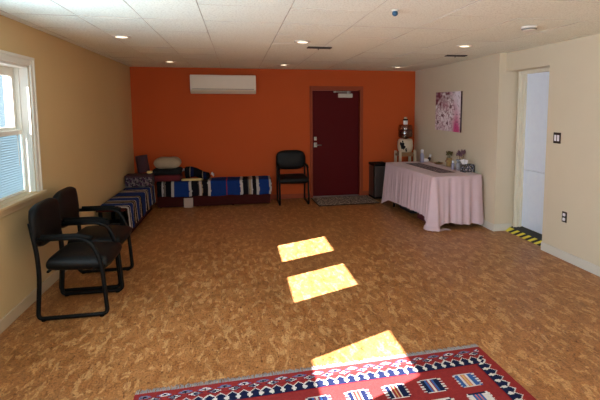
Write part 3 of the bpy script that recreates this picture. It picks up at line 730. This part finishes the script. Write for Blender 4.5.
t = thing('shallow_dish', 'shallow brown wooden dish holding dried petals at the wall side of the table', 'dish', onT(5.13, -1.38))
b = B(); lathe(b, [(0, .004), (.05, .004), (.075, .018), (.08, .024), (.076, .026), (.05, .012), (0, .010)], 24); lathe(b, [(0, 0), (.045, 0), (.05, .004)], 24); obj('bowl', b, M['wood_tray'], t)
rr = random.Random(9); b = B()
for k in range(26):
    a, r_ = rr.uniform(0, 2*PI), rr.uniform(0, .055); pad(b, .03, .018, .006, T3(r_*math.cos(a), r_*math.sin(a), .018+rr.uniform(0, .012), rr.uniform(-.6, .6), rr.uniform(-.6, .6), a), k=.3, n=4)
o = obj('petals', b, M['olive'], t); o['kind'] = 'stuff'
t = thing('straw_jar', 'tan straw jar with dried twigs and red berries on the table', 'jar', onT(5.165, -1.70))
b = B(); lathe(b, [(0, 0), (.04, 0), (.048, .02), (.05, .09), (.044, .13), (.047, .14), (.041, .14), (.038, .13), (.042, .09), (.04, .03), (0, .03)], 22); obj('body', b, M['tan'], t)
rr = random.Random(4)
def twigs(t, n, z0, ht, spread, mm, head, mh):
    b = B(); b2 = B()
    for k in range(n):
        a = rr.uniform(0, 2*PI); s = rr.uniform(.3, 1)*spread; top = Vector((s*math.cos(a), s*math.sin(a), z0+ht*rr.uniform(.7, 1.05)))
        base = Vector((.2*s*math.cos(a), .2*s*math.sin(a), z0-.05)); mid = base.lerp(top, .6)+Vector((rr.uniform(-.01, .01), rr.uniform(-.01, .01), 0))
        tube(b, [base, mid, top], .0018, 5)
        for q in range(head):
            p = mid.lerp(top, .35+.7*q/max(1, head)); pad(b2, .022, .014, .01, T3(p.x+rr.uniform(-.008, .008), p.y+rr.uniform(-.008, .008), p.z, rr.uniform(-1, 1), rr.uniform(-1, 1), rr.uniform(0, 6)), k=.25, n=5)
    s_ = obj('stems', b, M[mm], t); s_['kind'] = 'stuff'; h_ = obj('dried_heads', b2, M[mh], t); h_['kind'] = 'stuff'
twigs(t, 16, .14, .11, .06, 'olive', 4, 'olive')
b = B()
for k in range(6):
    a = k*1.05; lathe(b, [(0, -.009), (.008, -.004), (.008, .004), (0, .009)], 8, T3(-.055+.02*math.cos(a), -.03+.02*math.sin(a), .06+.012*k))
obj('berries', b, M['red_berry'], t)
t = thing('white_cap_bottle', 'little clear grey bottle with white cap beside the grey gauze bag', 'bottle', onT(5.055, -2.06))
b = B(); lathe(b, [(0, 0), (.022, 0), (.024, .006), (.024, .085), (.012, .10), (0, .10)], 16); obj('body', b, M['lilac'], t)
b = B(); lathe(b, [(0, .101), (.016, .101), (.016, .135), (0, .137)], 14); obj('cap', b, M['tissue'], t)
t = thing('gauze_bag', 'small grey gauze bag standing left of the tissue box', 'bag', onT(5.085, -2.19), .3)
b = B(); prof = []
for j in range(13):
    z = j/12; r_ = .05*math.sin(min(1, z*3+.35)*PI/2)*(1-.55*math.exp(-((z-.78)/.12)**2)); prof.append((z*.165, r_))
rg = []
for z, r_ in prof: rg.append([b.verts.new((r_*(1+.16*math.sin(5*a)*min(1, z*8))*math.cos(a), r_*.75*(1+.14*math.cos(4*a)*min(1, z*8))*math.sin(a), z)) for a in [2*PI*k/22 for k in range(22)]])
for A_, B_ in zip(rg, rg[1:]):
    for k in range(22): f = b.faces.new((A_[k], A_[(k+1) % 22], B_[(k+1) % 22], B_[k])); f.smooth = True
b.faces.new(rg[0][::-1]); b.faces.new(rg[-1]); obj('pouch', b, M['grey_bag'], t)
b = B(); tube(b, [(.026*math.cos(a), .02*math.sin(a), .128) for a in [2*PI*k/14 for k in range(14)]], .004, 6, closed=True); obj('drawstring', b, M['purple_mat'], t)
t = thing('dried_flowers', 'bunch of dried mauve flowers in a dark vase behind the tissue box', 'flowers', onT(5.165, -2.10))
b = B(); lathe(b, [(0, 0), (.03, 0), (.036, .03), (.034, .08), (.022, .11), (.026, .13), (.02, .13), (.016, .11), (0, .10)], 18); obj('vase', b, M['navy_glass'], t)
twigs(t, 18, .13, .17, .065, 'tan', 6, 'mauve_flower')
t = thing('tissue_box', 'dark floral tissue box with a white tissue at the near end of the table', 'tissue box', onT(5.125, -2.385), TA+.05)
def tbc(i, j):
    q = noise.noise((i*.55, j*.55, 7)); 
    return lin(196, 190, 200) if q > .28 else (lin(120, 104, 74) if q > .08 else (lin(70, 84, 120) if q < -.3 else lin(40, 42, 56)))
b = B(); box(b, (-.085, -.055, .0), (.085, .055, .115), .003); obj('body', b, M['dkbox'], t)
wall_grid('front_panel', (-.085, -.0565, .001), (.17, 0, 0), (0, 0, .113), 22, 14, t, tbc, M['vcol'])
wall_grid('side_panel', (-.0865, .055, .001), (0, -.11, 0), (0, 0, .113), 14, 14, t, tbc, M['vcol'])
wall_grid('top_panel', (-.085, -.055, .1165), (.17, 0, 0), (0, .11, 0), 22, 14, t, tbc, M['vcol'])
o = grid_mesh('tissue', 12, 10, lambda i, j: (-.05+.07*(i/12-.5)*(1+.9*j/10)-.02*j/10, .018*math.sin(i*.9)*(.3+j/10)-.0, .112+.085*j/10*(1-.25*abs(i/6-1))), None, M['tissue'], t)

# boxes under the table
t = thing('storage_bin', 'burgundy fabric bin on the floor under the near end of the table', 'bin', (4.52, -2.42, 0), TA)
b = B(); box(b, (0, 0, .001), (.34, .42, .24), .012, 3); obj('body', b, M['burg_cloth'], t)
b = B(); box(b, (-.006, -.006, .225), (.346, .426, .25), .008); obj('rim', b, M['dark_cloth'], t)
t = thing('storage_bin', 'black bin on the floor under the middle of the table', 'bin', (4.50, -1.75, 0), TA)
b = B(); box(b, (0, 0, .001), (.40, .50, .22), .03, 3); obj('body', b, M['dkbox'], t)
b = B(); box(b, (-.008, -.008, .205), (.408, .508, .235), .01); obj('lid', b, M['rubber'], t)

# ------------------------------------------------------------------ water dispenser on its stand
t = thing('dispenser_stand', 'cream painted stand carrying the water dispenser in the far right corner', 'stand', (4.925, -.33, 0))
for sx in (-1, 1):
    for sy in (-1, 1):
        b = B(); box(b, (sx*.145-.022, sy*.13-.022, 0), (sx*.145+.022, sy*.13+.022, .89+(.03 if sy < 0 else 0)), .005); obj('leg', b, M['stand'], t)
b = B(); box(b, (-.125, -.11, .845), (.125, .11, .873), .004); obj('shelf', b, M['wood_tray'], t)
b = B()
for sy in (-1, 1): box(b, (-.122, sy*.13-.012, .80), (.122, sy*.13+.012, .845), .003)
for sx in (-1, 1): box(b, (sx*.145-.012, -.107, .80), (sx*.145+.012, .107, .845), .003)
obj('apron', b, M['wood_tray'], t)
t = thing('water_dispenser', 'cream crock water dispenser with a smoky inverted bottle in the far right corner', 'water dispenser', (4.925, -.33, .8745))
b = B(); lathe(b, [(0, 0), (.11, 0), (.12, .01), (.142, .06), (.146, .11), (.142, .19), (.132, .235), (.11, .25), (.08, .25), (.075, .24), (.09, .235), (0, .23)], 36); crock = obj('crock', b, M['ceramic'], t)
b = B(); R_ = .147                                            # dark painted motif on the crock
for k, (a0, z0_, aw, zh) in enumerate(((3.95, .135, .34, .062), (4.2, .10, .22, .04), (3.72, .17, .16, .03), (4.02, .205, .14, .018))):
    pts = [b.verts.new((0, 0, 0)) for _ in range(15)]
    for i, v in enumerate(pts[:-1]):
        th = 2*PI*i/14; rad = 1+.25*math.sin(3*th+k); a = a0+aw*.8*rad*math.cos(th); z = z0_+zh*rad*math.sin(th); v.co = (R_*math.cos(a), R_*math.sin(a), z)
    pts[-1].co = (R_*1.008*math.cos(a0), R_*1.008*math.sin(a0), z0_)
    for i in range(14): b.faces.new((pts[i], pts[(i+1) % 14], pts[-1]))
obj('painted_motif', b, M['dark_cloth'], crock)
b = B(); tube(b, fillet([(-.04, -.138, .05), (-.05, -.19, .05), (-.05, -.195, .02)], .02), .011, 10); tube(b, [(-.048, -.175, .055), (-.048, -.178, .085)], .008, 8); obj('spigot', b, M['rubber'], t)
b = B(); lathe(b, [(.03, .235), (.035, .25), (.08, .27), (.128, .285), (.133, .30), (.128, .315), (.133, .33), (.133, .37), (.128, .385), (.133, .40), (.133, .47), (.126, .50), (.115, .515), (.0, .52)], 36); obj('jug', b, M['jug'], t)
b = B(); lathe(b, [(0, .2405), (.03, .241), (.034, .255), (.078, .275), (.124, .29), (.128, .43), (0, .431)], 30); obj('water', b, M['jug'], t)
t2 = thing('cup', 'white cup with a dark rim and lid standing on top of the water bottle', 'cup', (4.925, -.33, 1.3955))
b = B(); lathe(b, [(0, 0), (.036, 0), (.04, .006), (.044, .075), (0, .076)], 22); obj('body', b, M['tissue'], t2)
b = B(); lathe(b, [(0, .0765), (.047, .0765), (.047, .098), (.03, .104), (0, .104)], 22); obj('lid', b, M['rubber'], t2)
b = B(); lathe(b, [(0, .1045), (.028, .1045), (.03, .128), (.02, .14), (0, .141)], 18); obj('knob', b, M['ceramic'], t2)

# ------------------------------------------------------------------ painting, switch, outlet
pt = thing('canvas_painting', 'canvas print of pink and white blossoms on the right wall', 'painting', (W-.03, -1.50, 1.645))
pt.rotation_euler = (0.012, 0, 0)
PW, PH = .92, .645
def artc(i, j):
    u, v = 1-(i+.5)/92, (j+.5)/64                     # u: 0 far (left in view) .. 1 near, v: 0 bottom .. 1 top
    n1 = noise.noise((u*4, v*4, 1)); n2 = noise.noise((u*11, v*11, 5)); n3 = noise.noise((u*22, v*22, 8))
    mix = lambda a, c, t: tuple(a[k]+(c[k]-a[k])*max(0, min(1, t)) for k in range(3))
    base = mix(lin(190, 120, 146), lin(252, 246, 250), .72+n1*.9)
    base = mix(base, lin(112, 22, 48), (v-.42)*2.6*(1-u)+n2*1.3-.15)                       # dark crimson top left
    base = mix(base, lin(206, 70, 130), 1.3*(1-abs(u-.86)/.2)*(1-v)*1.5-.15)              # magenta at lower right
    base = mix(base, lin(244, 236, 248), 2.2*(u-.55)*v*2-.2)                         # white glow right
    for cx, cy, rr_, ph in ((.30, .40, .34, .3), (.50, .2, .26, 1.1), (.62, .62, .22, .5), (.12, .2, .2, 0)):   # blossoms: petals around a dark eye
        dx, dy = (u-cx)*1.35, v-cy; r_ = math.hypot(dx, dy); a = math.atan2(dy, dx)
        pet = rr_*(.45+.55*abs(math.cos(3.5*a+ph)))
        if r_ < pet: base = mix(base, lin(250, 238, 244), .75*(1-r_/pet)+.25)
        if r_ < .06*(1+n3): base = mix(base, lin(104, 36, 60), .9)
        if abs(r_-pet) < .02: base = mix(base, lin(150, 70, 96), .6)
    return mix(base, lin(80, 20, 44), n3*1.5-.3)
grid_mesh('print', 92, 64, lambda i, j: (-.0005, -PW/2+PW*i/92, -PH/2+PH*j/64), artc, M['art'], pt, False)
b = B(); box(b, (.0, -PW/2, -PH/2), (.026, PW/2, PH/2), .003); obj('canvas_edge', b, M['purple_mat'], pt)
t = thing('light_switch', 'dark bronze switch plate with two white rockers beside the pale doorway', 'light switch', (XN, -4.025, 1.355))
b = B(); box(b, (-.007, -.06, -.062), (0, .06, .062), .004); obj('plate', b, M['plate'], t)
for s in (-1, 1): b = B(); box(b, (-.011, s*.024-.016, -.034), (-.006, s*.024+.016, .034), .002); obj('rocker', b, M['tissue'], t)
t = thing('wall_outlet', 'dark bronze outlet plate with two white sockets low on the right wall', 'outlet', (XN, -4.205, .485))
b = B(); box(b, (-.007, -.038, -.06), (0, .038, .06), .004); obj('plate', b, M['plate'], t)
for s in (-1, 1): b = B(); box(b, (-.010, -.018, s*.026-.016), (-.006, .018, s*.026+.016), .006, 3); obj('socket', b, M['tissue'], t)

# ------------------------------------------------------------------ light
w = bpy.data.worlds.new('sky'); bpy.context.scene.world = w; w.use_nodes = True
bg = w.node_tree.nodes['Background']; bg.inputs[0].default_value = (.62, .82, 1., 1); bg.inputs[1].default_value = 1.0
def light(name, typ, loc, dirv, energy, col, **kw):
    l = bpy.data.lights.new(name, typ); l.energy = energy; l.color = col
    for k, v in kw.items(): setattr(l, k, v)
    o = bpy.data.objects.new(name, l); C.objects.link(o); o.location = loc
    o.rotation_euler = Vector(dirv).to_track_quat('-Z', 'Y').to_euler(); return o
light('sun', 'SUN', (-4, -8, 6), (1, .45, -1.0966*.592), 70., (1, .965, .97), angle=.006)
for i, (lo, hi) in enumerate(WIN[1:]):
    light('window_daylight', 'AREA', (.03, (lo+hi)/2, 1.5), (1, .30, .06), 28, (.72, .88, 1.), shape='RECTANGLE', size=.75, size_y=1.1, spread=2.5)
for i, (lo, hi) in enumerate(WIN[1:3]): light('sky_bounce', 'AREA', (.035, (lo+hi)/2, 1.75), (.55, .35, 1), 7, (.30, .68, 1.), shape='RECTANGLE', size=.7, size_y=.5)
light('front_fill', 'AREA', (2.65, YF+.05, 1.55), (0, 1, .25), 84, (.90, .98, 1.), shape='RECTANGLE', size=3.4, size_y=1.1)  # added fill lamp in front of the invented window behind the camera
# ------------------------------------------------------------------ camera
cam = bpy.data.cameras.new('camera'); co = bpy.data.objects.new('camera', cam); C.objects.link(co)
yaw, pit, rol, f_px, ppx, ppy = .207, .101, -.002, 457.747, 33.434, -44.075
fw = Vector((math.sin(yaw)*math.cos(pit), math.cos(yaw)*math.cos(pit), -math.sin(pit)))
r = Vector((math.cos(yaw), -math.sin(yaw), 0)); u = r.cross(fw)
r2 = r*math.cos(rol)+u*math.sin(rol); u2 = -r*math.sin(rol)+u*math.cos(rol)
mw = Matrix.Identity(4)
for i in range(3): mw[i][0], mw[i][1], mw[i][2] = r2[i], u2[i], -fw[i]
mw.translation = Vector((1.794, -8.575, 1.681)); co.matrix_world = mw
cam.sensor_fit = 'HORIZONTAL'; cam.sensor_width = 36; cam.lens = f_px*36/600; cam.shift_x = -ppx/600; cam.shift_y = ppy/600; cam.clip_start = .05
S = bpy.context.scene; S.camera = co
S.view_settings.view_transform = 'Standard'; S.view_settings.look = 'None'; S.view_settings.exposure = 0.
S.cycles.use_denoising = True
S.cycles.max_bounces = 8; S.cycles.diffuse_bounces = 5; S.cycles.sample_clamp_indirect = 6.
